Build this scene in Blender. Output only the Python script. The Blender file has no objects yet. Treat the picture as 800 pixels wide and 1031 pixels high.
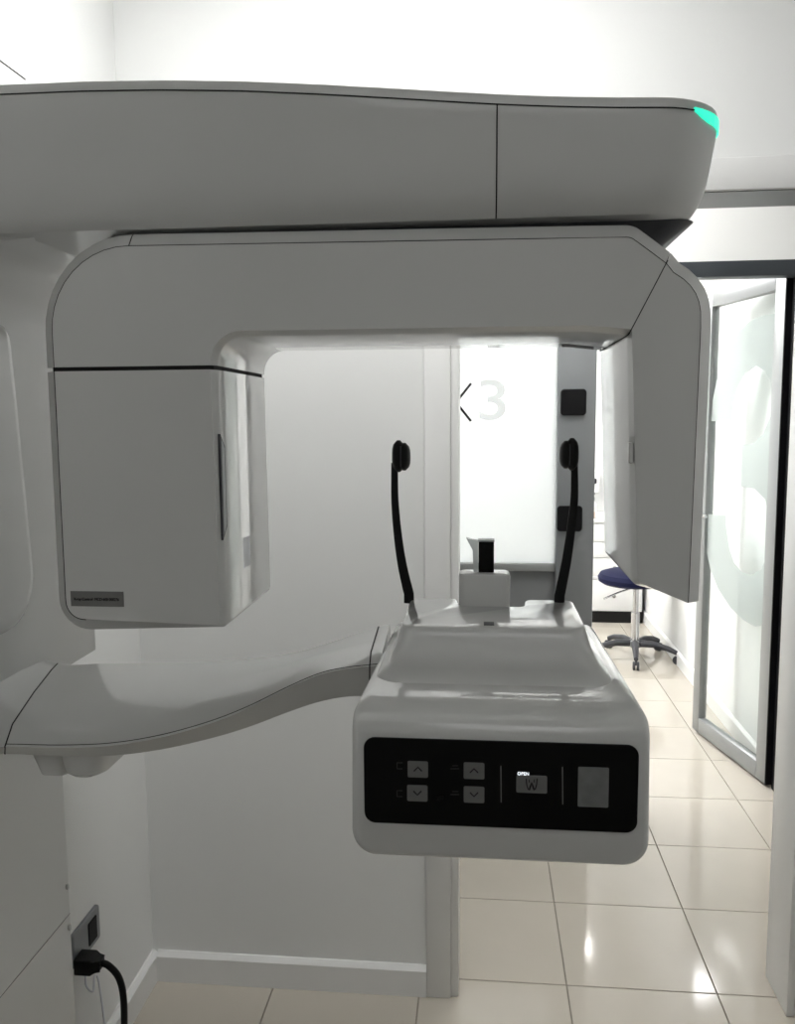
import bpy, bmesh, math, random
from mathutils import Vector, Matrix
random.seed(7)
PI = math.pi
scn = bpy.context.scene
C = scn.collection

# ------------------------------------------------------------------ camera
F, PITCH, YAW, ROLL, H = 850.0, .1115, .0992, -.0073, 1.55
cp, sp, c1, s1 = math.cos(PITCH), math.sin(PITCH), math.cos(YAW), math.sin(YAW)
FW = Vector((-s1*cp, c1*cp, -sp)); RT = Vector((c1, s1, 0)); UP = RT.cross(FW)
R2 = RT*math.cos(ROLL) + UP*math.sin(ROLL); U2 = UP*math.cos(ROLL) - RT*math.sin(ROLL)
cam = bpy.data.objects.new('camera', bpy.data.cameras.new('camera')); C.objects.link(cam)
cam.data.sensor_fit = 'VERTICAL'; cam.data.sensor_height = 36; cam.data.lens = F*36/1031
cam.data.clip_start = .02
m = Matrix((R2, U2, -FW)).transposed().to_4x4(); m.translation = (0, 0, H)
cam.matrix_world = m
scn.camera = cam
def at(x, y, Y=None, X=None, Z=None):
    d = FW + R2*((x-400)/F) - U2*((y-515.5)/F)
    t = Y/d.y if Y is not None else X/d.x if X is not None else (Z-H)/d.z
    return Vector((0, 0, H)) + d*t

# ------------------------------------------------------------------ world, lights, exposure
w = bpy.data.worlds.new('world'); scn.world = w; w.use_nodes = True
w.node_tree.nodes['Background'].inputs[0].default_value = (.9, .95, 1, 1)
w.node_tree.nodes['Background'].inputs[1].default_value = .05
scn.view_settings.view_transform = 'Standard'; scn.view_settings.look = 'None'
scn.view_settings.gamma = 1; scn.view_settings.exposure = 0.14
scn.view_settings.use_curve_mapping = False
ROOM_LAMP, CORR_LAMP, BOX_LAMP, REAR_FILL = 42.0, 16.0, 37.0, .85      # radiance of the ceiling panels; the rear one is an added fill
CEIL = 2.8

# ------------------------------------------------------------------ materials
def mat(name, col, rough=.5, metal=0, coat=0, spec=.5, noise=0, nscale=6, emit=0, bump=0, bscale=80):
    mt = bpy.data.materials.new(name); mt.use_nodes = True
    nt = mt.node_tree; b = nt.nodes['Principled BSDF']
    b.inputs['Base Color'].default_value = (*col, 1); b.inputs['Roughness'].default_value = rough
    b.inputs['Metallic'].default_value = metal; b.inputs['Coat Weight'].default_value = coat
    b.inputs['Coat Roughness'].default_value = .03; b.inputs['Coat IOR'].default_value = 1.7
    b.inputs['Specular IOR Level'].default_value = spec
    if emit:
        b.inputs['Emission Color'].default_value = (*col, 1); b.inputs['Emission Strength'].default_value = emit
    tc = nt.nodes.new('ShaderNodeTexCoord')
    if noise:
        n = nt.nodes.new('ShaderNodeTexNoise'); n.inputs['Scale'].default_value = nscale; n.inputs['Detail'].default_value = 4
        r = nt.nodes.new('ShaderNodeValToRGB')
        r.color_ramp.elements[0].color = (*[c*(1-noise) for c in col], 1)
        r.color_ramp.elements[1].color = (*[min(1, c*(1+noise)) for c in col], 1)
        r.color_ramp.elements[0].position = .3; r.color_ramp.elements[1].position = .7
        nt.links.new(tc.outputs['Object'], n.inputs['Vector']); nt.links.new(n.outputs['Fac'], r.inputs['Fac'])
        nt.links.new(r.outputs['Color'], b.inputs['Base Color'])
    if bump:
        n2 = nt.nodes.new('ShaderNodeTexNoise'); n2.inputs['Scale'].default_value = bscale
        bp = nt.nodes.new('ShaderNodeBump'); bp.inputs['Strength'].default_value = bump; bp.inputs['Distance'].default_value = .002
        nt.links.new(tc.outputs['Object'], n2.inputs['Vector']); nt.links.new(n2.outputs['Fac'], bp.inputs['Height'])
        nt.links.new(bp.outputs['Normal'], b.inputs['Normal'])
    return mt
M = {}
M['wall'] = mat('white_wall_paint', (.77, .775, .765), .55, noise=.012, nscale=3, bump=.06, bscale=120)
M['wall_dim'] = mat('grey_wall_paint', (.7, .7, .69), .7, noise=.03)
M['ceil'] = mat('ceiling_paint', (.8, .8, .79), .8, noise=.01)
M['trim'] = mat('white_gloss_trim', (.78, .78, .77), .3, noise=.01)
M['tile'] = mat('cream_floor_tile', (.485, .447, .385), .09, noise=.045, nscale=2.2, spec=.5)
M['grout'] = mat('tile_grout', (.25, .225, .19), .9, noise=.1, nscale=30)
M['plastic'] = mat('glossy_machine_plastic', (.60, .605, .595), .3, coat=1, noise=.01, nscale=2)
M['plastic_lo'] = mat('satin_machine_plastic', (.60, .605, .595), .38, coat=.5, noise=.01, nscale=2)
M['seam'] = mat('seam_shadow_gap', (.012, .012, .012), .8, noise=.1)
M['dark'] = mat('charcoal_plastic', (.035, .036, .042), .45, noise=.1)
M['black'] = mat('black_rubber', (.005, .005, .005), .45, spec=.25, noise=.2, nscale=40)
M['blackgloss'] = mat('black_panel_gloss', (.0035, .0035, .0035), .25, spec=.12, noise=.1)
M['button'] = mat('grey_membrane_button', (.15, .15, .147), .5, noise=.04, nscale=60)
M['screen'] = mat('grey_display', (.16, .165, .165), .35, noise=.12, nscale=90)
M['icon'] = mat('dim_printed_icon', (.035, .035, .035), .6, noise=.05)
M['whiteprint'] = mat('lit_white_print', (.9, .95, 1), .5, emit=1.2)
M['teal'] = mat('teal_status_light', (.03, .85, .55), .3, emit=.9)
M['sticker'] = mat('grey_foil_sticker', (.17, .17, .165), .4, noise=.05)
M['pale'] = mat('pale_label', (.66, .67, .72), .35, noise=.02)
M['clear'] = mat('milky_plastic', (.75, .78, .77), .15, noise=.02)
M['clear'].node_tree.nodes['Principled BSDF'].inputs['Transmission Weight'].default_value = .5
M['alu'] = mat('grey_painted_aluminium', (.24, .25, .26), .35, metal=.25, noise=.03)
M['alu_light'] = mat('satin_aluminium', (.30, .31, .31), .35, metal=.4, noise=.03)
M['charcoal'] = mat('charcoal_aluminium', (.045, .052, .06), .4, metal=.2, noise=.05)
M['blackedge'] = mat('black_gasket', (.005, .005, .006), .5, spec=.2, noise=.1)
M['greypanel'] = mat('grey_panel', (.16, .165, .17), .4, noise=.03)
M['navy'] = mat('navy_vinyl', (.008, .010, .038), .65, spec=.12, noise=.1, bump=.1)
M['chrome'] = mat('chrome', (.55, .55, .56), .18, metal=1, noise=.02)
M['cabinet'] = mat('white_laminate', (.76, .76, .75), .35, noise=.01)
M['amber'] = mat('amber_plastic', (.55, .3, .16), .4, noise=.1)
def emitmat(name, col, s):
    mt = bpy.data.materials.new(name); mt.use_nodes = True
    nt = mt.node_tree; nt.nodes.clear()
    e = nt.nodes.new('ShaderNodeEmission'); e.inputs[0].default_value = (*col, 1); e.inputs[1].default_value = s
    o = nt.nodes.new('ShaderNodeOutputMaterial'); nt.links.new(e.outputs[0], o.inputs[0]); return mt
M['lamp_room'] = emitmat('room_lamp_diffuser', (1, .998, .985), ROOM_LAMP)
M['fill_rear'] = emitmat('rear_fill_diffuser', (1, .998, .985), REAR_FILL)
M['lamp_corr'] = emitmat('corridor_lamp_diffuser', (1, .99, .97), CORR_LAMP)
M['lamp_box'] = emitmat('surgery_lamp_diffuser', (1, 1, 1), BOX_LAMP)
M['spot'] = emitmat('downlight_lens', (1, .98, .94), 170)
def glassmat(name, tint, refl, frost=0, fcol=(.8, .85, .84)):
    mt = bpy.data.materials.new(name); mt.use_nodes = True
    nt = mt.node_tree; nt.nodes.clear(); N = nt.nodes.new; L = nt.links.new
    t = N('ShaderNodeBsdfTransparent'); t.inputs[0].default_value = (*tint, 1)
    g = N('ShaderNodeBsdfGlossy'); g.inputs['Roughness'].default_value = .02 if not frost else .3
    fr = N('ShaderNodeFresnel'); fr.inputs[0].default_value = refl
    mx = N('ShaderNodeMixShader'); o = N('ShaderNodeOutputMaterial')
    base = t.outputs[0]
    if frost:
        tr = N('ShaderNodeBsdfTranslucent'); tr.inputs[0].default_value = (*fcol, 1)
        df = N('ShaderNodeBsdfDiffuse'); df.inputs[0].default_value = (*fcol, 1)
        a = N('ShaderNodeMixShader'); a.inputs[0].default_value = .35; L(tr.outputs[0], a.inputs[1]); L(df.outputs[0], a.inputs[2])
        b = N('ShaderNodeMixShader'); b.inputs[0].default_value = frost
        L(t.outputs[0], b.inputs[1]); L(a.outputs[0], b.inputs[2]); base = b.outputs[0]
    L(fr.outputs[0], mx.inputs[0]); L(base, mx.inputs[1]); L(g.outputs[0], mx.inputs[2]); L(mx.outputs[0], o.inputs[0])
    return mt
M['glass'] = glassmat('clear_door_glass', (.97, .985, .98), 1.09)
M['film'] = glassmat('frosted_film', (.95, .965, .96), 1.1, .55, (.78, .82, .81))
M['frost'] = glassmat('frosted_partition_glass', (1, 1, 1), 1.2, .97, (.93, .95, .95))
M['film_grey'] = glassmat('pale_grey_film', (.95, .95, .95), 1.2, .3, (.93, .93, .93))

# ------------------------------------------------------------------ helpers
def link(name, me, mt, parent=None, smooth=35):
    if smooth:
        me.shade_smooth(); me.set_sharp_from_angle(angle=math.radians(smooth))
    for k in (mt if isinstance(mt, (list, tuple)) else [mt]):
        me.materials.append(M[k])
    o = bpy.data.objects.new(name, me); C.objects.link(o)
    if parent: 
        o.parent = parent
        if parent.type == 'EMPTY' or True:
            o.matrix_parent_inverse = WI.get(parent.name, Matrix())
    return o
WI = {}
def empty(name, loc, label, cat, group=None):
    o = bpy.data.objects.new(name, None); C.objects.link(o); o.location = loc; o.empty_display_size = .1
    WI[o.name] = Matrix.Translation(Vector(loc)).inverted()
    tag(o, label, cat, group); return o
def tag(o, label, cat, group=None):
    o['label'] = label; o['category'] = cat
    if group: o['group'] = group
    return o
def bm_done(bm, name, mt, parent=None, smooth=35):
    bmesh.ops.recalc_face_normals(bm, faces=bm.faces)
    me = bpy.data.meshes.new(name); bm.to_mesh(me); bm.free()
    return link(name, me, mt, parent, smooth)
def add_box(bm, lo, hi, bev=0, seg=2):
    r = bmesh.ops.create_cube(bm, size=1)
    vs = r['verts']
    for v in vs:
        v.co = Vector([lo[i] + (v.co[i]+.5)*(hi[i]-lo[i]) for i in range(3)])
    if bev:
        es = list({e for v in vs for e in v.link_edges})
        bmesh.ops.bevel(bm, geom=es, offset=bev, segments=seg, affect='EDGES', profile=.5)
def box(name, lo, hi, mt, parent=None, bev=0, seg=2):
    bm = bmesh.new(); add_box(bm, lo, hi, bev, seg); return bm_done(bm, name, mt, parent)
def boxes(name, lst, mt, parent=None, bev=0):
    bm = bmesh.new()
    for lo, hi in lst: add_box(bm, lo, hi, bev)
    return bm_done(bm, name, mt, parent)
def add_loft(bm, loops, cap=True, closed=True):
    V = [[bm.verts.new(p) for p in lp] for lp in loops]
    n = len(V[0])
    for a, b in zip(V, V[1:]):
        for i in range(n if closed else n-1):
            j = (i+1) % n
            bm.faces.new((a[i], a[j], b[j], b[i]))
    if cap:
        bm.faces.new(list(reversed(V[0]))); bm.faces.new(V[-1])
    return V
def loft(name, loops, mt, parent=None, smooth=35):
    bm = bmesh.new(); add_loft(bm, loops); return bm_done(bm, name, mt, parent, smooth)
def add_tube(bm, pts, rad, n=8, flat=None):
    """tube along a polyline; rad a number or list; flat=(direction, factor) squashes one way"""
    pts = [Vector(p) for p in pts]; loops = []
    prev = None
    for i, p in enumerate(pts):
        t = (pts[min(i+1, len(pts)-1)] - pts[max(i-1, 0)]).normalized()
        u = prev if prev else (Vector((0, 0, 1)) if abs(t.z) < .9 else Vector((0, 1, 0)))
        if flat: u = Vector(flat[0])
        u = (u - t*u.dot(t)).normalized(); v = t.cross(u); prev = u
        r = rad[i] if isinstance(rad, (list, tuple)) else rad
        k = flat[1] if flat else 1
        loops.append([p + u*(r*k*math.cos(2*PI*q/n)) + v*(r*math.sin(2*PI*q/n)) for q in range(n)])
    add_loft(bm, loops)
def tube(name, pts, rad, mt, parent=None, n=8, flat=None):
    bm = bmesh.new(); add_tube(bm, pts, rad, n, flat); return bm_done(bm, name, mt, parent, 50)
def catmull(P, k=6):
    P = [Vector(p) for p in P]; out = []
    for i in range(len(P)-1):
        a, b, c, d = P[max(i-1, 0)], P[i], P[i+1], P[min(i+2, len(P)-1)]
        for s in range(k):
            t = s/k
            out.append(.5*((2*b) + (c-a)*t + (2*a-5*b+4*c-d)*t*t + (3*b-a-3*c+d)*t**3))
    out.append(P[-1]); return out
def add_lathe(bm, prof, c, n=24):
    c = Vector(c)
    add_loft(bm, [[c + Vector((r*math.cos(2*PI*q/n), r*math.sin(2*PI*q/n), z)) for q in range(n)] for r, z in prof])
def lathe(name, prof, c, mt, parent=None, n=24):
    bm = bmesh.new(); add_lathe(bm, prof, c, n); return bm_done(bm, name, mt, parent, 40)
def round_poly(pts, seg=6):
    """pts: (x, z, radius) corners -> rounded polygon list of (x, z)"""
    out = []; n = len(pts)
    for i in range(n):
        p = Vector(pts[i][:2]); r = pts[i][2]
        a = Vector(pts[i-1][:2]) - p; b = Vector(pts[(i+1) % n][:2]) - p
        if r <= 0: out.append(tuple(p)); continue
        ang = a.angle(b); d = min(r/math.tan(ang/2), (.49 if pts[i-1][2] > 0 else .95)*a.length, (.49 if pts[(i+1) % n][2] > 0 else .95)*b.length)
        A = p + a.normalized()*d; B = p + b.normalized()*d
        for s in range(seg+1):
            t = s/seg
            # circular-ish arc through quadratic with weight
            w_ = math.sin(ang/2)
            den = (1-t)**2 + 2*w_*t*(1-t) + t*t
            q = (A*(1-t)**2 + p*(2*w_*t*(1-t)) + B*t*t)/den
            out.append(tuple(q))
    return out
def inset(poly, ds):
    n = len(poly); P = [Vector(p) for p in poly]
    area = sum(P[i].x*P[(i+1) % n].y - P[(i+1) % n].x*P[i].y for i in range(n))
    sg = 1 if area > 0 else -1; out = []
    for i in range(n):
        e1 = (P[i]-P[i-1]); e2 = (P[(i+1) % n]-P[i])
        if e1.length < 1e-9: e1 = e2
        if e2.length < 1e-9: e2 = e1
        n1 = Vector((-e1.y, e1.x)).normalized()*sg; n2 = Vector((-e2.y, e2.x)).normalized()*sg
        b = (n1+n2); b = b.normalized() if b.length > 1e-6 else n1
        k = 1/max(.5, b.dot(n1)); d = ds[i] if isinstance(ds, (list, tuple)) else ds
        out.append(P[i] + b*d*k)
    return out
def inset_fix(poly, d, wts, fix=None):
    q = inset(poly, [d*w_ for w_ in wts])
    for i, v in (fix or {}).items(): q[i] = Vector(poly[i]) + Vector(v)*d
    return q
def near(poly, p): return min(range(len(poly)), key=lambda i: (poly[i][0]-p[0])**2 + (poly[i][1]-p[1])**2)
def slab_xz(name, poly, levels, mt, parent, wts=None, bend=None, smooth=35, fix=None):
    """front-view outline (x,z) extruded along y through levels of (inset, y)"""
    bm = bmesh.new(); wts = wts or [1]*len(poly); loops = []
    for d, y in levels:
        q = inset_fix(poly, d, wts, fix); loops.append([(p.x, y, p.y) for p in q])
    add_loft(bm, loops)
    if bend:
        for xb in bend[1]:
            g = bm.verts[:] + bm.edges[:] + bm.faces[:]
            bmesh.ops.bisect_plane(bm, geom=g, plane_co=(xb, 0, 0), plane_no=(1, 0, 0))
        for v in bm.verts: v.co.y += bend[0](v.co.x)
    return bm_done(bm, name, mt, parent, smooth)
def text_mesh(name, s, size, loc, mt, parent, rot=(PI/2, 0, 0), ext=.0004, sx=1, align='CENTER'):
    cu = bpy.data.curves.new('t', 'FONT'); cu.body = s; cu.size = size; cu.extrude = ext
    cu.align_x = align; cu.align_y = 'CENTER'
    o = bpy.data.objects.new('t', cu); me = bpy.data.meshes.new_from_object(o)
    bpy.data.objects.remove(o); bpy.data.curves.remove(cu)
    mx = Matrix.Translation(loc) @ Matrix.Rotation(rot[2], 4, 'Z') @ Matrix.Rotation(rot[0], 4, 'X') @ Matrix.Diagonal((sx, 1, 1, 1))
    me.transform(mx); me.name = name
    return link(name, me, mt, parent, 0)
def struct(o): o['kind'] = 'structure'; return o

# ------------------------------------------------------------------ the setting
XL, YB, XR = -.904, 2.122, 1.45          # x-ray room: left wall, back wall, right wall
YB2 = YB + .15; DX0, DX1, DZ = -.068, .803, 2.08
YP = 3.48                                # glass partition across the corridor
RX, RY = 1.235, 7.0                      # surgery: right wall, far wall
LX = -2.2
T = .4; TX, TY = .238, 2.19              # tile pitch and a joint crossing
fl = struct(box('floor', (LX-.2, -1.5, -.12), (2.6, RY+.2, -.006), 'grout'))
tile_me = None
gap = .0016
ix0, ix1 = -7, 5; iy0, iy1 = -9, 12
nt_ = 0
for j in range(iy0, iy1):
    for i in range(ix0, ix1):
        x0 = TX + i*T; y0 = TY + j*T
        if y0 < YB and (x0+T < XL-.02 or x0 > XR): continue
        if y0 > YP and x0 > RX+.02: continue
        if y0 < .3 or x0 < -2.15: continue
        if tile_me is None:
            o = box('floor_tile', (gap, gap, -.008), (T-gap, T-gap, 0), 'tile', None, .0012, 1); tile_me = o.data
        else:
            o = bpy.data.objects.new('floor_tile', tile_me); C.objects.link(o)
        o.parent = fl; o.location = (x0, y0, 0); nt_ += 1
struct(box('wall_left', (XL-.15, -1.4, 0), (XL, YB, CEIL), 'wall'))
struct(boxes('wall_back', [((XL-.15, YB, 0), (DX0, YB2, CEIL)), ((DX1, YB, 0), (2.5, YB2, CEIL)), ((DX0, YB, DZ), (DX1, YB2, CEIL)), ((LX-.1, YB, 0), (XL-.15, YB2, CEIL))], 'wall'))
struct(box('wall_right', (XR, -1.4, 0), (XR+.12, YB, CEIL), 'wall'))
struct(box('wall_rear', (XL-.15, -1.52, 0), (XR+.12, -1.4, CEIL), 'wall_dim'))
struct(box('ceiling', (LX-.2, -1.5, CEIL), (2.6, RY+.2, CEIL+.1), 'ceil'))
struct(box('wall_corridor_left', (LX-.1, YB2, 0), (LX, RY, CEIL), 'wall'))
struct(box('wall_corridor_right', (2.5, YB, 0), (2.6, YP+.1, CEIL), 'wall'))
struct(box('wall_surgery_right', (RX, YP-.04, 0), (RX+.1, RY, CEIL), 'wall'))
struct(box('wall_partition_right', (RX+.1, YP-.04, 0), (2.5, YP+.06, CEIL), 'wall'))
struct(box('wall_surgery_far', (LX, RY, 0), (RX+.1, RY+.1, CEIL), 'wall'))
struct(box('wall_over_partition', (LX, YP-.03, at(750, 262, Y=YP-.035).z), (RX, YP+.05, CEIL), 'wall'))
# door casing
struct(boxes('trim_1', [((-.1415, YB-.016, 0), (DX0-.008, YB, DZ+.066)), ((DX1+.008, YB-.016, 0), (DX1+.095, YB, DZ+.066)), ((DX0-.008, YB-.016, DZ-.008), (DX1+.008, YB, DZ+.066))], 'trim', None, .004))
struct(boxes('trim_2', [((DX0-.008, YB-.006, 0), (DX0+.012, YB2+.006, DZ)), ((DX1-.012, YB-.006, 0), (DX1+.008, YB2+.006, DZ))], 'trim', None, .002))
struct(box('trim_3', (DX0+.012, YB-.004, DZ-.01), (DX1-.012, YB2+.004, DZ), 'greypanel'))
def baseboard(name, x0, y0, x1, y1, axis):
    hh, t = .085, .016
    prof = [(0, 0), (t, 0), (t, hh-.012), (t*.55, hh-.004), (t*.3, hh), (0, hh)]
    if axis == 'x': loops = [[(x, y0-d, z) for d, z in prof] for x in (x0, x1)]
    elif axis == 'y+': loops = [[(x0+d, y, z) for d, z in prof] for y in (y0, y1)]
    else: loops = [[(x0-d, y, z) for d, z in prof] for y in (y0, y1)]
    return struct(loft(name, loops, 'trim'))
baseboard('baseboard_back', XL+.016, YB, -.1415, YB, 'x')
baseboard('baseboard_left', XL, -1.3, XL, YB-.0005, 'y+')
baseboard('baseboard_surgery', RX, YP+.14, RX, RY, 'y-')
baseboard('baseboard_right', XR, -1.3, XR, YB, 'y-')

# ------------------------------------------------------------------ ceiling lights and an added fill panel
def panel_light(x, y, sx, sy, key, label, group=None):
    t = empty('ceiling_light', (x, y, CEIL), label, 'ceiling light', group)
    z = CEIL
    boxes('light_frame', [((x-sx/2, y-sy/2, z-.02), (x+sx/2, y-sy/2+.02, z)), ((x-sx/2, y+sy/2-.02, z-.02), (x+sx/2, y+sy/2, z)),
          ((x-sx/2, y-sy/2+.02, z-.02), (x-sx/2+.02, y+sy/2-.02, z)), ((x+sx/2-.02, y-sy/2+.02, z-.02), (x+sx/2, y+sy/2-.02, z))], 'trim', t)
    box('diffuser', (x-sx/2+.02, y-sy/2+.02, z-.012), (x+sx/2-.02, y+sy/2-.02, z-.002), key, t)
panel_light(.2, -.5, 1.2, 1.2, 'fill_rear', 'large square white added fill light panel over the front of the room, before the machine')  # unseen panel added to fill the machine's front with light
panel_light(-.15, 1.43, 1.0, .2, 'lamp_room', 'long white ceiling light panel above the panoramic x-ray machine')
panel_light(.3, 2.87, .9, .5, 'lamp_corr', 'long ceiling light panel above the corridor floor')
for (x, y) in ((-1.1, 4.4), (-.2, 4.4), (-1.1, 5.9), (-.2, 5.9)):
    panel_light(x, y, .6, .6, 'lamp_box', 'square ceiling light panel in the room behind the glass partition', 'ceiling panels beyond the glass partition')
t = empty('downlight', (.86, 6.62, CEIL), 'small round recessed ceiling downlight near the white drawer cabinet', 'ceiling light')
lathe('downlight_ring', [(.05, -.012), (.06, -.006), (.06, 0), (.045, 0)], (.86, 6.62, CEIL), 'trim', t)
lathe('downlight_lens', [(.04, -.013), (.04, -.008)], (.86, 6.62, CEIL), 'spot', t)

# ------------------------------------------------------------------ glass partition
px0, px1 = at(560, 450, Y=YP).x, at(598, 450, Y=YP).x
part = empty('glass_partition', (0, YP, 0), 'frosted glass partition with grey aluminium post and charcoal top rail across the corridor', 'partition')
box('post', (px0, YP-.035, 0), (px1, YP+.045, 2.13), 'alu', part, .004)
zrail = at(515, 567, Y=YP).z
box('lower_panel', (LX, YP-.005, .0), (px0, YP+.03, zrail-.03), 'greypanel', part, .002)
box('middle_rail', (LX, YP-.02, zrail-.03), (px0, YP+.035, zrail), 'alu_light', part, .003)
gl = box('glass_pane', (LX, YP+.003, zrail), (px0, YP+.013, 2.13), 'frost', part)
zb0, zb1 = at(750, 278, Y=YP-.035).z, at(750, 262, Y=YP-.035).z
box('top_rail', (LX, YP-.035, zb0), (RX, YP+.045, zb1), 'charcoal', part, .004)
xs0, xs1 = 1.208, RX
box('hinge_post', (xs0, YP-.035, 0), (xs1, YP+.03, zb0), 'blackedge', part, .003)
for py in (405, 522):
    c = at(577 if py == 405 else 573, py, Y=YP-.036)
    o = slab_xz('lock_plate', [(x+c.x, z+c.z) for x, z in round_poly([(-.05, -.052, .014), (.05, -.052, .014), (.05, .052, .014), (-.05, .052, .014)])],
            [(0, YP-.034), (0, YP-.044), (.003, YP-.047)], 'blackedge', part)
    o['label'] = 'square black lock plate'
# lettering X 3 on the frosted pane
a = at(474, 386, Y=YP); b = at(474, 424, Y=YP)
xc = at(459, 405, Y=YP).x; zc = (a.z+b.z)/2; hw = a.x-xc; hh = (a.z-b.z)/2
bm = bmesh.new()
for s in (1, -1):
    d = Vector((hw, 0, s*hh)); n = Vector((-d.z, 0, d.x)).normalized()*.0048
    cpt = Vector((xc, 0, zc)); add_loft(bm, [[(q.x, y, q.z) for q in (cpt-d-n, cpt+d-n, cpt+d+n, cpt-d+n)] for y in (YP+.003, YP-.0005 - .0005*s)])
bm_done(bm, 'letter_mark', 'black', part, 0)
c3 = at(495, 405, Y=YP)
text_mesh('numeral_mark', '3', .232, Vector((c3.x+.003, YP+.0015, c3.z)), 'film_grey', part, ext=.0012, sx=1.25)

# swung-open glass door with a big 3
D0 = Vector((1.204, YP+.045, 0)); D1 = Vector((1.062, 4.162, 0))
du = (D1-D0).normalized(); dn = Vector((-du.y, du.x, 0))
if dn.x > 0: dn = -dn                     # towards the doorway side
DL = (D1-D0).length; DT = .04; DH = 2.115
door = empty('glass_door', D0, 'clear glass door with aluminium frame and large frosted 3, swung open into the surgery', 'door')
def dpt(u, z, o=0): return D0 + du*u + dn*o + Vector((0, 0, z))
def dbox(name, u0, u1, z0, z1, o0, o1, mt, parent, bev=.003):
    bm = bmesh.new(); add_box(bm, (u0, o0, z0), (u1, o1, z1), bev)
    for v in bm.verts: v.co = dpt(v.co.x, v.co.z, v.co.y)
    return bm_done(bm, name, mt, parent)
sw = .062
dbox('stile', 0, sw+.01, .012, DH, -DT/2, DT/2, 'alu_light', door)
dbox('stile', DL-sw, DL, .012, DH, -DT/2, DT/2, 'alu_light', door)
dbox('top_rail', sw+.01, DL-sw, DH-.07, DH, -DT/2, DT/2, 'alu_light', door)
dbox('bottom_rail', sw+.01, DL-sw, .012, .085, -DT/2, DT/2, 'alu_light', door)
dbox('gasket', -.006, 0, .012, DH, -DT/2, DT/2, 'blackedge', door, 0)
dbox('glass_pane', sw+.01, DL-sw, .085, DH-.07, -.004, .004, 'glass', door, 0)
def door_px(x, y):
    d = FW + R2*((x-400)/F) - U2*((y-515.5)/F); o = Vector((0, 0, H))
    t = (D0-o).dot(dn)/d.dot(dn); p = o + d*t - D0
    return p.dot(du), p.z
three = [(717, 424), (718.5, 402), (722.6, 383), (731, 359), (744, 334), (758, 322), (771.5, 317), (782, 316), (796, 317),
         (792, 420), (787, 520), (781, 627), (774, 630.5), (761.5, 631), (749, 624), (736.6, 612), (724, 593), (716.4, 574.6), (711.7, 556), (710, 534), (711, 517),
         (731, 518.6), (732, 534), (735, 553), (739.7, 567), (747.5, 576), (757, 579), (767.7, 573), (774.5, 559), (777, 537), (777, 522), (771.5, 502.7), (760.6, 492), (747, 489.6),
         (747.6, 448), (758, 447), (769, 437.5), (777, 418.5), (779, 402), (777, 386), (771.5, 373.6), (762, 368), (751, 376), (743, 391), (739.5, 405), (737.5, 424)]
uv = [door_px(*p) for p in three]
uv = [(max(sw+.011, min(DL-sw-.001, u)), z) for u, z in uv]
loft('numeral_mark', [[dpt(u, z, .0045) for u, z in uv], [dpt(u, z, .006) for u, z in uv]], 'film', door, 0)
hu, hz = door_px(716, 518)
bm = bmesh.new()
add_tube(bm, [dpt(DL-.03, hz, DT/2-.001), dpt(DL-.03, hz, DT/2+.045)], .008)
add_tube(bm, [dpt(DL-.02, hz, DT/2+.045), dpt(DL-.16, hz, DT/2+.045)], .008)
bm_done(bm, 'door_handle', 'chrome', door, 50)

# ------------------------------------------------------------------ beyond the partition: cabinet, stool, small things
CY = 6.35
cxa, cxb = at(588, 620, Y=CY).x, 1.205
cab = empty('drawer_cabinet', ((cxa+cxb)/2, CY+.25, 0), 'white drawer cabinet on black plinth against the far right corner', 'cabinet')
ztop = at(600, 523, Y=CY).z
box('plinth', (cxa+.02, CY+.012, 0), (cxb, CY+.5, .085), 'black', cab)
box('body', (cxa, CY+.018, .085), (cxb, CY+.5, ztop-.025), 'cabinet', cab, .003)
box('worktop', (cxa-.02, CY-.01, ztop-.025), (cxb, CY+.52, ztop), 'cabinet', cab, .005)
zs = [.09, .33, at(600, 580, Y=CY).z, at(600, 562, Y=CY).z, at(600, 546, Y=CY).z, ztop-.03]
zs = sorted(zs)
for k in range(len(zs)-1):
    d = box('drawer', (cxa+.006, CY, zs[k]+.003), (cxb-.006, CY+.017, zs[k+1]-.003), 'cabinet', cab, .003)
    h = bmesh.new(); zc = (zs[k]+zs[k+1])/2
    add_tube(h, [((cxa+cxb)/2, CY+.002, zc), ((cxa+cxb)/2, CY-.012, zc), ((cxa+cxb)/2, CY-.024, zc)], [.006, .006, .014], 10)
    k_ = bm_done(h, 'knob', 'chrome', d)
bt = empty('pump_bottle', (cxa+.06, CY+.1, ztop), 'small white pump bottle with dark head on the drawer cabinet', 'bottle')
lathe('bottle_body', [(.026, 0), (.03, .006), (.03, .1), (.012, .12), (.012, .13)], (cxa+.06, CY+.1, ztop), 'cabinet', bt, 16)
lathe('pump_head', [(.014, .13), (.014, .155), (.006, .16), (.006, .175), (.016, .178), (.016, .19)], (cxa+.06, CY+.1, ztop), 'dark', bt, 12)
bt = empty('jar', (cxa+.045, CY+.05, ztop), 'tiny amber jar standing beside the pump bottle', 'jar')
lathe('jar_body', [(.022, 0), (.024, .005), (.024, .05), (.018, .055)], (cxa+.045, CY+.05, ztop), 'amber', bt, 16)
lathe('jar_lid', [(.02, .055), (.02, .068), (.016, .07)], (cxa+.045, CY+.05, ztop), 'cabinet', bt, 16)
dsp = empty('soap_dispenser', (cxa+.06, RY-.06, 1.12), 'small white wall dispenser with dark knob above the drawer cabinet', 'dispenser')
cq = at(597, 484, Y=RY-.06)
box('dispenser_body', (cq.x-.05, RY-.09, cq.z-.1), (cq.x+.05, RY, cq.z+.08), 'cabinet', dsp, .012)
lathe('dispenser_knob', [(.018, -.02), (.022, -.012), (.022, .012), (.018, .02)], (cq.x, RY-.098, cq.z), 'dark', dsp, 12)

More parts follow.
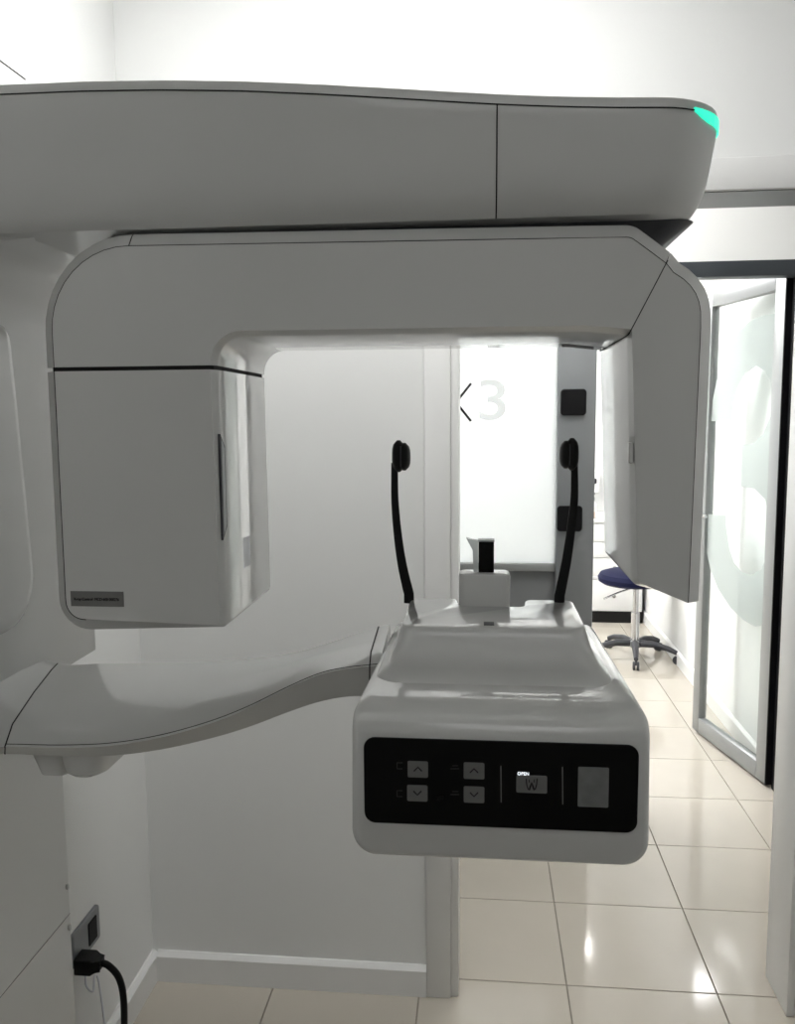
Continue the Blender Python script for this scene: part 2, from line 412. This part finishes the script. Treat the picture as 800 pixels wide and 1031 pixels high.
sc = Vector((.985, 5.42, 0))
st = empty('rolling_stool', sc, 'navy blue round rolling stool on five-star castor base before drawer cabinet', 'stool')
seatz = .515
lathe('seat', [(.12, -.03), (.19, -.028), (.215, -.012), (.22, .012), (.205, .038), (.15, .056), (.06, .06), (.01, .06)], sc+Vector((-.02, 0, seatz)), 'navy', st, 32)
lathe('seat_plate', [(.10, -.045), (.13, -.03), (.13, -.028)], sc+Vector((0, 0, seatz)), 'dark', st, 24)
lathe('gas_column', [(.027, .085), (.027, .30), (.018, .302), (.018, seatz-.04)], sc, 'chrome', st, 16)
tube('lever', [sc+Vector((-.02, -.02, seatz-.05)), sc+Vector((-.12, -.1, seatz-.065)), sc+Vector((-.22, -.14, seatz-.10))], .006, 'chrome', st)
lathe('hub', [(.035, .075), (.045, .085), (.042, .115), (.03, .12)], sc, 'alu_light', st, 16)
for k in range(5):
    a = math.radians(-98 + 72*k); d = Vector((math.cos(a), math.sin(a), 0)); e = sc + d*.27
    tube('base_leg', [sc+d*.03+Vector((0, 0, .1)), sc+d*.12+Vector((0, 0, .105)), sc+d*.21+Vector((0, 0, .09)), e+Vector((0, 0, .068))], [.024, .022, .018, .014], 'dark', st, 10)
    n = Vector((-d.y, d.x, 0)); bm = bmesh.new()
    for s in (-1, 1):
        c = e + Vector((0, 0, .027)) + n*.011*s
        add_loft(bm, [[c + n*s*o + d*(r*math.cos(q*PI/8)) + Vector((0, 0, r*math.sin(q*PI/8))) for q in range(16)] for o, r in ((-.007, .027), (.006, .027), (.009, .022))])
    add_tube(bm, [e+Vector((0, 0, .03)), e+Vector((0, 0, .07))], .008)
    bm_done(bm, 'castor', 'dark', st)

# ------------------------------------------------------------------ socket, plug and cord on the left wall
so = empty('wall_socket', (XL, 1.86, .36), 'grey wall socket plate with black insert low on the left wall', 'socket')
pa, pb = at(98, 925, X=XL+.002), at(76, 940, X=XL+.002)
sy0, sy1 = pb.y-.02, pa.y
sz = at(88, 938, X=XL).z
def plate_x(name, y0, y1, z0, z1, x0, x1, r, mt, parent):
    P = round_poly([(y0, z0, r), (y1, z0, r), (y1, z1, r), (y0, z1, r)], 4)
    return loft(name, [[(x0, p[0], p[1]) for p in P], [(x1-.002, p[0], p[1]) for p in P], [(x1, q.x, q.y) for q in inset(P, .002)]], mt, parent)
plate_x('cover_plate', sy0, sy1, sz-.042, sz+.042, XL, XL+.008, .008, 'alu', so)
plate_x('socket_insert', sy1-.06, sy1-.018, sz-.03, sz+.026, XL+.008, XL+.0105, .004, 'blackedge', so)
pc = empty('power_cord', (XL+.02, sy0+.03, sz-.03), 'thick black power cord plugged into grey wall socket, hanging to floor', 'cord')
yp_ = sy0+.012; zp_ = sz-.028
P = round_poly([(yp_-.024, zp_-.019, .005), (yp_+.02, zp_-.019, .005), (yp_+.02, zp_+.019, .005), (yp_-.024, zp_+.019, .005)], 3)
loft('plug', [[(XL+.0106, p[0], p[1]) for p in P], [(XL+.045, p[0], p[1]) for p in P], [(XL+.055, q.x, q.y) for q in inset(P, .006)], [(XL+.066, q.x, q.y) for q in inset(P, .010)]], 'black', pc)
cpath = catmull([(XL+.06, yp_, zp_), (XL+.08, yp_, zp_-.006), (XL+.103, yp_, zp_-.035), (XL+.112, yp_-.002, zp_-.09), (XL+.108, yp_-.006, zp_-.2), (XL+.10, yp_-.03, .03), (XL+.09, yp_-.1, .0075), (XL+.07, yp_-.2, .0075)])
tube('cable', cpath, .0075, 'black', pc, 12)
wr = tube('thin_wire', catmull([(XL+.0113, yp_+.03, zp_-.03), (XL+.014, yp_+.02, zp_-.07), (XL+.03, yp_+.02, zp_-.085), (XL+.02, yp_+.05, zp_-.07), (XL+.02, yp_+.07, zp_-.10), (XL+.025, yp_+.08, .10), (XL+.025, yp_+.08, .004)]), .0022, 'pale', None, 8)
tag(wr, 'thin pale wire curling below the black power plug', 'wire')

# ------------------------------------------------------------------ the panoramic x-ray machine
mc = empty('panoramic_x_ray_machine', (-.79, 1.1, 0), 'glossy white wall-mounted panoramic x-ray machine with control console', 'x-ray machine')
CYF = 1.45; CX = at(64, 780, Y=1.45).x           # column face and far edge
def rrect_xy(x0, x1, y0, y1, r, z, seg=5):
    return [(p[0], p[1], z) for p in round_poly([(x0, y0, r), (x1, y0, r), (x1, y1, r), (x0, y1, r)], seg)]
ztopc = at(12, 62, X=CX).z
zseam = at(70, 920, X=CX).z
loft('column', [rrect_xy(XL, CX, .95, CYF, .006, z) for z in (0.0, ztopc-.006)] + [rrect_xy(XL, CX-.006, .956, CYF-.006, .006, ztopc)], 'plastic_lo', mc)
tube('column_seam', [(CX, .95, zseam), (CX, CYF-.004, zseam)], .0005, 'seam', mc, 6)
tube('column_seam', [(CX, .95, ztopc-.013), (CX, CYF-.004, ztopc-.013)], .0012, 'seam', mc, 6)
for py in (893, 937):
    c = at(67, py, X=CX+.001)
    lathe('screw_cap', [(.002, -.005), (.003, -.003), (.003, .003), (.002, .005)], (CX+.002, CYF-.012, c.z), 'plastic', mc, 10)

# carriage: c-shaped profile (x,z) run along y
XC = at(97, 650, Y=1.45).x
prof = round_poly([(-.90, 1.13, 0), (XC, 1.13, .004), (XC, 1.765, .09), (-.45, 1.785, .004), (-.45, 1.85, .004), (-.90, 1.85, 0)], 8)
def xz_slab(name, poly, lv, mt, parent):
    loops = []
    for d, y in lv:
        q = inset(poly, d); loops.append([(max(p.x, XL), y, p.y) for p in q])
    return loft(name, loops, mt, parent)
xz_slab('carriage', prof, [(.003, 1.03), (0, 1.034), (0, 1.446), (.003, 1.45)], 'plastic', mc)
P = round_poly([(1.0, 1.24, .04), (1.235, 1.24, .08), (1.20, 1.69, .03), (1.0, 1.69, .03)], 8)
loft('side_cover', [[(XC-.002, p[0], p[1]) for p in P], [(XC+.006, p[0], p[1]) for p in P], [(XC+.013, q.x, q.y) for q in inset(P, .004)], [(XC+.018, q.x, q.y) for q in inset(P, .013)], [(XC+.02, q.x, q.y) for q in inset(P, .026)]], 'plastic', mc)
a, b = at(0, 246, X=XC+.003), at(40, 262, X=XC+.003)

# overhead arm: plan loops
OZ = [(-.95, 1.943), (-.6, 1.943), (-.45, 1.942), (-.36, 1.939), (-.27, 1.934), (-.18, 1.9265), (-.09, 1.918), (.0, 1.909), (.08, 1.9025), (.16, 1.898), (.3, 1.893)]
def oz(x):
    for (xa, za), (xb, zb) in zip(OZ, OZ[1:]):
        if x <= xb: return za + (zb-za)*max(0, (x-xa))/(xb-xa)
    return OZ[-1][1]
OB = 1.776
def plan(xr, yf, r, seg=10, y1=1.57, x0=-.93):  # unseen rear depth of the arm extended to shade the floor behind
    """outline from back-left, front-left, along the front, round the right end"""
    pts = [(x0, y1), (x0, yf)]
    for k in range(1, 25): pts.append((x0 + (xr-r-x0)*k/24, yf))
    for k in range(1, seg+1):
        a = -PI/2 + PI/2*k/seg; pts.append((xr-r + r*math.cos(a), yf+r + r*math.sin(a)))
    pts.append((xr, y1-r))
    for k in range(1, seg+1):
        a = PI/2*k/seg; pts.append((xr-r + r*math.cos(a), y1-r + r*math.sin(a)))
    return pts
def olevel(xr, yf, r, fz): return [(x, y, fz(x)) for x, y in plan(xr, yf, r)]
rim = .014
RIMX, RIMY, RIMR = .271, .985, .075
loops = [olevel(.236, 1.05, .06, lambda x: OB)]
for k in range(13):
    t = (k/12)**1.8
    loops.append(olevel(.254 + .017*t - .012*(1-t)**7, RIMY + .008*(1-t) + .02*(1-t)**7, .064 + .011*t, lambda x, t=t: OB + .0015 + (oz(x)-rim-OB-.0015)*t))
loops += [olevel(RIMX-.001, RIMY+.004, RIMR, lambda x: oz(x)-.002), olevel(RIMX-.008, RIMY+.012, RIMR, lambda x: oz(x)), olevel(.20, 1.08, .05, lambda x: oz(x)+.004)]
oa = loft('overhead_arm', loops, 'plastic_lo', mc, 30)
fr = [p for p in olevel(RIMX+.0002, RIMY-.0002, RIMR, lambda x: oz(x)-rim)][1:36]
tube('seam', [p for p in fr], .0008, 'seam', oa, 6)
sx = .016
tube('seam', [(sx, RIMY + .008*(1-t) + .02*(1-t)**7 - .0002, OB+.0015+(oz(sx)-rim-OB-.0015)*t) for t in [(k/12)**1.8 for k in range(13)]], .0009, 'seam', oa, 6)
arc = plan(RIMX+.0008, RIMY-.0008, RIMR)[25:36]
arc2 = plan(RIMX-.0005, RIMY+.0006, RIMR)[25:36]
arc = arc[3:]; arc2 = arc2[3:]
lo = [(.001 if k == 0 else .006 if k == 1 else .009) for k in range(len(arc))]
sl = loft('status_light', [[(x, y, oz(x)-rim+.003), (x, y, oz(x)-rim-l_), (u, v, oz(x)-rim-l_), (u, v, oz(x)-rim+.003)] for (x, y), (u, v), l_ in zip(arc, arc2, lo)], 'teal', oa, 0)
sl['label'] = 'glowing teal status light'
c = at(57, 258, X=XC+.03)
box('mark', (c.x-.004, c.y-.012, c.z-.002), (c.x+.004, c.y+.012, c.z+.002), 'seam', mc, .001)
# swivel block between overhead arm and rotating arm
def sl_(x0, x1, y0, y1, z, r=.03): return [(p[0], p[1], z) for p in round_poly([(x0, y0, r), (x1, y0, r), (x1, y1, r), (x0, y1, r)], 5)]
loft('swivel_mount', [sl_(-.36, .205, 1.05, 1.24, 1.742), sl_(-.37, .222, 1.045, 1.25, 1.757), sl_(-.39, .250, 1.04, 1.26, 1.7775)], 'dark', mc)
loft('swivel_collar', [sl_(-.44, -.37, 1.07, 1.2, 1.742, .02), sl_(-.49, -.37, 1.06, 1.21, 1.777, .02)], 'plastic', mc)

# rotating arm
YF, YK = 1.0, 1.24
def xz(px, py, y=YF): p = at(px, py, Y=y); return (p.x, p.z)
def xzb(px, py):
    y = YF
    for _ in range(4):
        p = at(px, py, Y=y); y = YF + bendf(p.x)
    return (p.x, p.z)
def bendf(x):
    t = x-.175
    return .25*(t + math.sqrt(t*t + .0005))*.5 if t > -.12 else 0
BEND = (bendf, [.11, .13, .145, .155, .165, .175, .185, .195, .21, .23])
ZG = 1.6115
dA = xzb(672, 262); dB = xzb(632.5, 337)             # diagonal seam
vec = Vector((dA[0]-dB[0], dA[1]-dB[1])).normalized()
dA2 = (dA[0]+vec.x*.013, dA[1]+vec.y*.013)
beam_pts = [(-.537, ZG+.0025, 0), (-.537, 1.7735, .115), (.172, 1.7665, .03), (dA2[0]-.0005, dA2[1]+.0003, 0), (dB[0]-.0005, dB[1], .0), (.12, 1.647, .02), (-.318, 1.648, .038), (-.318, ZG+.0025, 0)]
beam = round_poly(beam_pts, 10)
def wt(p):
    # outer edges get a wide rim, inner and joint edges a fine one
    x, z = p
    if abs(z-(ZG+.0025)) < .0002: return .12
    if z < 1.655 and -.33 < x < .17: return .35
    d = abs((x-dB[0])*vec.y - (z-dB[1])*vec.x)
    if d < .003 and z < 1.722: return .1
    return 1
LV = [(.012, YK), (.004, YK-.003), (0, YK-.012), (0, YF+.0155), (.0033, YF+.0115), (.0158, YF+.0018), (.0172, YF)]
bw = [wt(p) for p in beam]; i0, i1 = near(beam, beam_pts[0]), near(beam, beam_pts[3])
bfix = {i0: (1, 0), i1: (-vec.x*1.02, -vec.y*1.02), near(beam, beam_pts[4]): (vec.x*.4, vec.y*.4), near(beam, beam_pts[7]): (-.35, 0)}
bo = slab_xz('rotating_beam', beam, LV, 'plastic', mc, bw, BEND, 28, bfix)
ins = inset_fix(beam, .0165, bw, bfix); top = ins[i0:i1+1]
def dens(P, k=6):
    o = []
    for a, b in zip(P, P[1:]): o += [a + (b-a)*s/k for s in range(k)]
    return o + [P[-1]]
tube('seam', [(p.x, YF+.0012+bendf(p.x), p.y) for p in dens(top)], .0008, 'seam', bo, 6)
xj = at(129, 240, Y=YF).x
zj = 1.7735 - (xj+.537)/.709*.007
tube('seam', [(xj, YF+.0005, zj-.0165), (xj, YF+.0114, zj-.0032), (xj, YF+.0155, zj), (xj+.003, YF+.1, zj)], .0006, 'seam', bo, 6)

# detector housing
det_pts = [(dB[0]+.0005, dB[1]-.0003, 0), (dA2[0]+.0005, dA2[1]-.0003, .0), *[(*xzb(*q), 0) for q in ((687, 262.6), (697, 269.3), (705.5, 277.5), (712.5, 288), (717, 299.5), (719, 312), (719, 330))], (*xzb(706, 608), 0), (*xzb(637, 590), .012)]
det = round_poly(det_pts, 8)
def wtd(p):
    x, z = p
    if abs((x-dB[0])*vec.y - (z-dB[1])*vec.x) < .006 and z > dB[1]-.006: return .1
    if x < .185 and z < 1.66: return .35
    if z < 1.36: return .3
    return 1
dw = [wtd(p) for p in det]; i0, i1 = near(det, det_pts[1]), near(det, det_pts[-2])
dfix = {i0: (-vec.x*1.02, -vec.y*1.02), i1: (-1, .1), near(det, det_pts[0]): (vec.x*.4, vec.y*.4)}
do = slab_xz('detector_housing', det, LV, 'plastic', mc, dw, BEND, 28, dfix)
ins = inset_fix(det, .0165, dw, dfix); top = ins[i0:i1+1]
top = dens(top, 4)
tube('seam', [(p.x, YF+.0012+bendf(p.x), p.y) for p in top], .0008, 'seam', do, 6)
P = [(x, z) for x, z in [(dB[0], dB[1]), (dA[0], dA[1])]]
pts = [(P[0][0]+(P[1][0]-P[0][0])*k/8, P[0][1]+(P[1][1]-P[0][1])*k/8) for k in range(9)]
tube('seam', [(x, YF+bendf(x)+.0004, z) for x, z in pts], .0008, 'seam', do, 6)
tube('seam', [(dB[0], YF+bendf(dB[0]), dB[1]), (dB[0]-.001, YF+.06, dB[1]-.001), (dB[0]-.001, YK-.01, dB[1]-.001)], .0007, 'seam', do, 6)
c = at(636, 456, Y=YF)
box('latch', (c.x-.003, YF+.004, c.z-.012), (c.x+.002, YF+.014, c.z+.012), 'plastic_lo', do, .001)

# tube head
tp = [(-.537, ZG-.0025, 0), (-.318, ZG-.0025, 0), (*xz(226, 634), .008), (-.5375, xz(140, 639)[1], .04)]
tb = round_poly(tp, 8)
# add a side bulge: the inner side runs slightly outwards lower down
def wtt(p):
    x, z = p
    if abs(z-(ZG-.0025)) < .001: return .12
    if x > -.33: return .35
    if z < 1.30 and x > -.49: return .35
    return 1
to = slab_xz('tube_housing', tb, LV, 'plastic', mc, [wtt(p) for p in tb], None, 28, {near(tb, tp[0]): (1, 0), near(tb, tp[1]): (-.35, 0)})
ins = inset_fix(tb, .0165, [wtt(p) for p in tb], {near(tb, tp[0]): (1, 0), near(tb, tp[1]): (-.35, 0)})
side = dens([ins[0]] + ins[-9:][::-1], 3)
tube('seam', [(p.x, YF+.0008, p.y) for p in side], .0008, 'seam', to, 6)
# the dark gap between beam and tube head
box('joint_gap', (-.525, YF+.006, ZG-.004), (-.322, YK-.006, ZG+.004), 'seam', mc)
XI = -.318
s0, s1_ = at(219, 437, X=XI), at(222, 545, X=XI)
P = round_poly([(YF+.008, s1_.z, .0), (YF+.008, s0.z, 0), (YF+.026, s0.z-.016, 0), (YF+.026, s1_.z+.016, 0)], 3)
loft('collimator_frame', [[(XI-.002, p[0], p[1]) for p in P], [(XI+.0012, p[0], p[1]) for p in P]], 'dark', to)
q = inset(P, .004)
loft('collimator_window', [[(XI, p.x, p.y) for p in q], [(XI+.0016, p.x, p.y) for p in q]], 'alu', to)
a, b = at(243, 541, X=XI), at(252, 586, X=XI)
P = round_poly([(a.y, b.z, .005), (b.y, b.z, .005), (b.y, a.z, .005), (a.y, a.z, .005)], 4)
o = loft('side_label', [[(XI-.002, p[0], p[1]) for p in P], [(XI+.0008, p[0], p[1]) for p in P]], 'alu', to)
q = inset(P, .002)
loft('side_label', [[(XI, p.x, p.y) for p in q], [(XI+.0013, p.x, p.y) for p in q]], 'pale', to)
a, b = at(71, 595, Y=YF), at(125, 611, Y=YF)
st_ = box('warning_label', (a.x, YF-.0006, b.z), (b.x, YF+.001, a.z), 'sticker', to)
text_mesh('label_text', 'X-ray Control  MCD-600-000276', .0052, Vector(((a.x+b.x)/2-.001, YF-.0008, (a.z+b.z)/2-.0005)), 'blackedge', to, sx=.83)

# support arm
SEC = [  # T px,y | S y | U y | A px,y | yf, yb
    (-60, 735, 753, 760, 25, 648, 1.0, 1.28), (5, 742, 752, 759, 58, 668, 1.0, 1.28), (60, 743, 753, 761.5, 105, 668, 1.0, 1.28), (110, 741, 751, 761, 150, 667.5, 1.0, 1.275),
    (160, 732, 743, 755, 190, 667, 1.0, 1.265), (210, 718, 729, 744, 228, 665, 1.0, 1.255), (250, 703, 713, 732, 262, 662, 1.0, 1.24), (290, 684, 693, 717, 300, 656, 1.0, 1.22),
    (320, 671, 680, 707, 328, 648, 1.0, 1.20), (345, 665, 674, 702, 352, 640, 1.0, 1.175), (372, 661, 671, 700.5, 381, 631, 1.0, 1.15), (384, 660, 670, 700, 392, 629, 1.0, 1.15)]
rows = [[], [], [], [], [], [], [], []]
for tx, ty, sy_, uy, ax, ay, yf, yb in SEC:
    A = at(ax, ay, Y=yb); Tt = at(tx, ty, Y=yf); S = at(tx, sy_, Y=yf-.006); U = at(tx, uy, Y=yf+.012)
    Bk = Vector((A.x, yb+.012, A.z-.012)); Vb = Vector((A.x, yb, U.z+.004)); 
    cr = .006*max(0, min(1, (350-tx)/150)); m1 = A.lerp(Tt, .12) + Vector((0, 0, cr*.5)); m2 = A.lerp(Tt, .5) + Vector((0, 0, cr)); m3 = A.lerp(Tt, .88) + Vector((0, 0, cr*.5))
    for r_, p in zip(rows, (m1, m2, m3, S, U, Vb, Bk, A)): r_.append(p)
smooth_rows = [catmull(r_, 5) for r_ in rows]
ns = len(smooth_rows[0])
seci = 5   # first visible section index after subdivision
def ring(k): return [smooth_rows[r_][k] for r_ in range(8)]
ao = loft('support_arm', [ring(k) for k in range(seci, ns)], 'plastic', mc, 40)
loft('arm_root', [ring(k) for k in range(0, seci)] + [ring(seci)], 'plastic', mc, 40)
tube('seam', [ring(seci)[k] for k in (7, 0, 1, 2, 3, 4)], .001, 'seam', ao, 6)
tube('seam', [smooth_rows[3][k].lerp(smooth_rows[2][k], .12) for k in range(seci, ns)], .0006, 'seam', ao, 6)
kk = ns-6
tube('seam', [ring(kk)[k] for k in (7, 0, 1, 2, 3, 4)], .001, 'seam', ao, 6)
# grip below the arm
ga, gb = at(62, 764, Y=1.03), at(111, 764, Y=1.03)
zt = ga.z+.012
def gl_(x0, x1, y0, y1, z, r): return [(p[0], p[1], z) for p in round_poly([(x0, y0, r), (x1, y0, r), (x1, y1, r), (x0, y1, r)], 6)]
loft('hand_grip', [gl_(ga.x+.008, gb.x-.016, 1.024, 1.15, zt-.034, .02), gl_(ga.x+.004, gb.x-.006, 1.016, 1.155, zt-.027, .02), gl_(ga.x, gb.x+.002, 1.012, 1.16, zt, .02)], 'plastic', mc)
loft('hand_grip', [gl_(ga.x-.034, ga.x+.004, 1.03, 1.15, zt-.036, .012), gl_(ga.x-.045, ga.x+.004, 1.025, 1.155, zt, .012)], 'plastic', mc)

# console body
YC = .80; XM = .018
zbot = at(505, 869.5, Y=YC).z; ztb = 1.266
hw0 = .1478
cpts = round_poly([(XM-hw0, zbot, .026), (XM+hw0, zbot, .026), (XM+hw0-.002, ztb, .016), (XM-hw0+.002, ztb, .016)], 8)
zm = (zbot+ztb)/2
bm = bmesh.new()
add_loft(bm, [[(p.x, y, p.y) for p in inset(cpts, d)] for d, y in ((.01, 1.16), (.003, 1.158), (0, 1.15), (0, YC+.012), (.0006, YC+.008), (.002, YC+.004), (.0045, YC+.0012), (.008, YC))])
ZR = 1.2385; RZ = ztb-ZR
for k in range(11):
    g = bm.verts[:] + bm.edges[:] + bm.faces[:]
    bmesh.ops.bisect_plane(bm, geom=g, plane_co=(0, 0, ZR + RZ*math.sin(k/11*PI/2)), plane_no=(0, 0, 1))
for v in bm.verts:
    t = max(0, min(.999, (v.co.z-ZR)/RZ))
    v.co.y += .06*(1-math.sqrt(1-t*t))*(1-(v.co.y-YC)/(1.16-YC))
co = bm_done(bm, 'console_body', 'plastic', mc, 50)
# shift the sides: the face is full width, the rear a little narrower
for v in co.data.vertices:
    y = v.co.y
    v.co.x = XM + (v.co.x-XM)*(1 - .05*(y-YC)/.35)
# raised deck with a notch at the back
XM = .0135
def deck(hw, yf, yb, r, z, nw, nd, rf=None):
    rf = rf or r
    return [(p[0], p[1], z) for p in round_poly([(XM-hw, yf, rf), (XM+hw, yf, rf), (XM+hw, yb, r), (XM+nw, yb, .008), (XM+nw-.004, yb-nd, .012), (XM-nw+.004, yb-nd, .012), (XM-nw, yb, .008), (XM-hw, yb, r)], 6)]
DZT = 1.311
loft('chin_deck', [deck(.130, .872, 1.135, .012, 1.258, .045, .04, .03), deck(.128, .880, 1.13, .012, 1.267, .045, .04, .03), deck(.119, .908, 1.12, .012, 1.274, .045, .04, .028), deck(.112, .932, 1.112, .012, 1.288, .045, .04, .024),
     deck(.107, .944, 1.102, .01, DZT-.006, .045, .04, .02), deck(.1055, .947, 1.10, .01, DZT-.0015, .045, .04, .02), deck(.1035, .951, 1.098, .01, DZT, .0465, .0415, .02)], 'plastic', mc, 50)
c = at(492, 628, Z=DZT)
bx_ = box('deck_sensor', (c.x-.006, c.y-.008, DZT-.001), (c.x+.006, c.y+.008, DZT+.0006), 'dark', mc, .0004)

# control panel
YPN = YC - .0005
pc_ = [at(*p, Y=YPN) for p in ((367, 742), (641, 750), (643, 837), (366, 829))]
x0, x1 = (pc_[0].x+pc_[3].x)/2, (pc_[1].x+pc_[2].x)/2; z1, z0 = (pc_[0].z+pc_[1].z)/2, (pc_[2].z+pc_[3].z)/2
P = round_poly([(x0, z0, .011), (x1, z0, .011), (x1, z1, .011), (x0, z1, .011)], 6)
pn = slab_xz('control_panel', P, [(0, YC+.004), (0, YPN-.0008), (.0006, YPN-.0013)], 'blackgloss', mc)
YQ = YPN-.0014
def pbox(name, cx_, cy_, w_, h_, mt, t=.0008, r=.0015):
    c = at(cx_, cy_, Y=YQ); ww = w_*YQ/F/2*1.005; hh_ = h_*YQ/F/2*1.02
    P = round_poly([(c.x-ww, c.z-hh_, r), (c.x+ww, c.z-hh_, r), (c.x+ww, c.z+hh_, r), (c.x-ww, c.z+hh_, r)], 3)
    return slab_xz(name, P, [(0, YQ+.001), (0, YQ-t+.0003), (.0003, YQ-t)], mt, pn), c
def pline(name, pts, wpx, mt, dy=.0012):
    bm = bmesh.new(); add_tube(bm, [at(x, y, Y=YQ-dy) for x, y in pts], wpx*YQ/F/2, 6, ((0, 1, 0), .3)); return bm_done(bm, name, mt, pn)
for bx, by, up in ((420.5, 774.5, 1), (420, 798.5, 0), (477, 776, 1), (477, 800, 0)):
    pbox('button', bx, by, 21.5, 17.5, 'button')
    s = -1 if up else 1
    pline('arrow_mark', [(bx-4, by-2*s), (bx, by+2*s), (bx+4, by-2*s)], 1.6, 'blackedge')
for ix, iy in ((402, 771), (402, 799)):
    pline('icon_mark', [(ix+3, iy-3), (ix-2.5, iy-3), (ix-2.5, iy+3), (ix+3, iy+3)], 1.2, 'icon', .0002)
for ix, iy in ((458, 774), (458, 800)):
    pline('icon_mark', [(ix-5, iy), (ix+4, iy)], 1.0, 'icon', .0002)
    pline('icon_mark', [(ix-3, iy-3), (ix+3, iy-3)], .9, 'icon', .0002)
for lx, ya, yb_ in ((504, 771, 808), (566, 772, 810)):
    pline('divider', [(lx, ya), (lx+.3, yb_)], 1.3, 'button', .0003)
o, c = pbox('button', 535, 789.5, 31.5, 18.5, 'button')
for sgn in (-1, 1):
    pline('arrow_mark', [(535+sgn*5.5, 784), (535+sgn*5, 790), (535+sgn*3.5, 795)], 1.3, 'blackedge')
    pline('arrow_mark', [(535+sgn*2.6, 785), (535+sgn*2.2, 788)], 1.0, 'blackedge')
pline('arrow_mark', [(532.5, 795.5), (534, 791), (535, 788), (536, 791), (537.5, 795.5)], 2.0, 'blackedge')
tl = at(526.5, 779, Y=YQ)
text_mesh('lit_text', 'OPEN', .0044, Vector((tl.x, YQ-.0003, tl.z)), 'whiteprint', pn, ext=.0003)
pbox('display', 597, 792.5, 31, 42, 'screen', .0008, .0012)
pline('arrow_mark', [(591, 795), (595, 798), (603, 788)], 1.0, 'button', .001)

# chin post and bite block
YP0, YP1 = 1.062, 1.098
pl_, pr_ = at(461.5, 590, Y=YP0).x, at(513.5, 590, Y=YP0).x; pz = at(488, 578, Y=YP0).z
loft('chin_post', [gl_(pl_, pr_, YP0, YP1, z, .008) for z in (1.26, pz-.004)] + [gl_(pl_+.0015, pr_-.0015, YP0+.0015, YP1-.0015, pz-.001, .007), gl_(pl_+.004, pr_-.004, YP0+.004, YP1-.004, pz, .005)], 'plastic', mc)
ba, bb = at(481.5, 545, Y=1.075), at(497, 577, Y=1.075)
bk = box('bite_block', (ba.x, 1.073, pz-.001), (bb.x, 1.092, ba.z), 'blackgloss', mc, .0015)
boxes('bite_cover', [((ba.x-.0006, 1.0725, ba.z-.0005), (bb.x+.0006, 1.093, ba.z+.0012))], 'alu', bk, .0004)
cl = at(470, 541, Y=1.09)
loft('bite_shield', [[(ba.x-.0005, y, pz-.001), (ba.x-.0065, y, pz-.001), (ba.x-.0075, y, ba.z-.012), (cl.x-.001, y+.004, cl.z), (cl.x+.006, y+.002, cl.z-.002), (ba.x-.0005, y, ba.z)] for y in (1.078, 1.09)], 'clear', bk)

# temple supports
def temple(path, padc, s):
    Y0 = 1.088
    pts = catmull([at(x, y, Y=Y0) for x, y in path], 6); n = len(pts)
    pts[0].z -= .0 
    ro = tube('temple_support', [pts[0]-Vector((0, 0, .012))] + pts, [.0068]*4 + [.0066 - .0022*k/(n-4) for k in range(n-3)], 'black', mc, 10, ((0, 1, 0), .55))
    bm = bmesh.new(); c = at(*padc, Y=Y0)
    # two shells: the arm-side cup and the soft inner pad
    hz_, wx, wy = .0175, .0062, .0135
    for dx, sx_, sy_, szz in ((-.003*s, .0088, .0135, .0205), (.0042*s, .0082, .015, .0178)):
        loops = []
        for k in range(9):
            f_ = -1 + 2*k/8; rr = (1-abs(f_)**3.2)**.5 if abs(f_) < 1 else .12
            rr = max(rr, .25)
            loops.append([c + Vector((dx + sx_*rr*math.cos(q*PI/8), sy_*rr*math.sin(q*PI/8), f_*szz - .1*dx*s)) for q in range(16)])
        add_loft(bm, loops)
    bm_done(bm, 'temple_pad', 'black', ro, 60)
    bm = bmesh.new(); add_tube(bm, [c+Vector((.0008*s, -.0138, z)) for z in (-.013, 0, .0135)], .0009, 6)
    bm_done(bm, 'pad_seam', 'dark', ro)
temple([(411.5, 598), (405, 570), (400.5, 540), (397.5, 505), (397, 466)], (403.5, 459.5), 1)
temple([(563, 600), (570, 565), (575, 530), (578, 500), (578, 466)], (573, 457.5), -1)
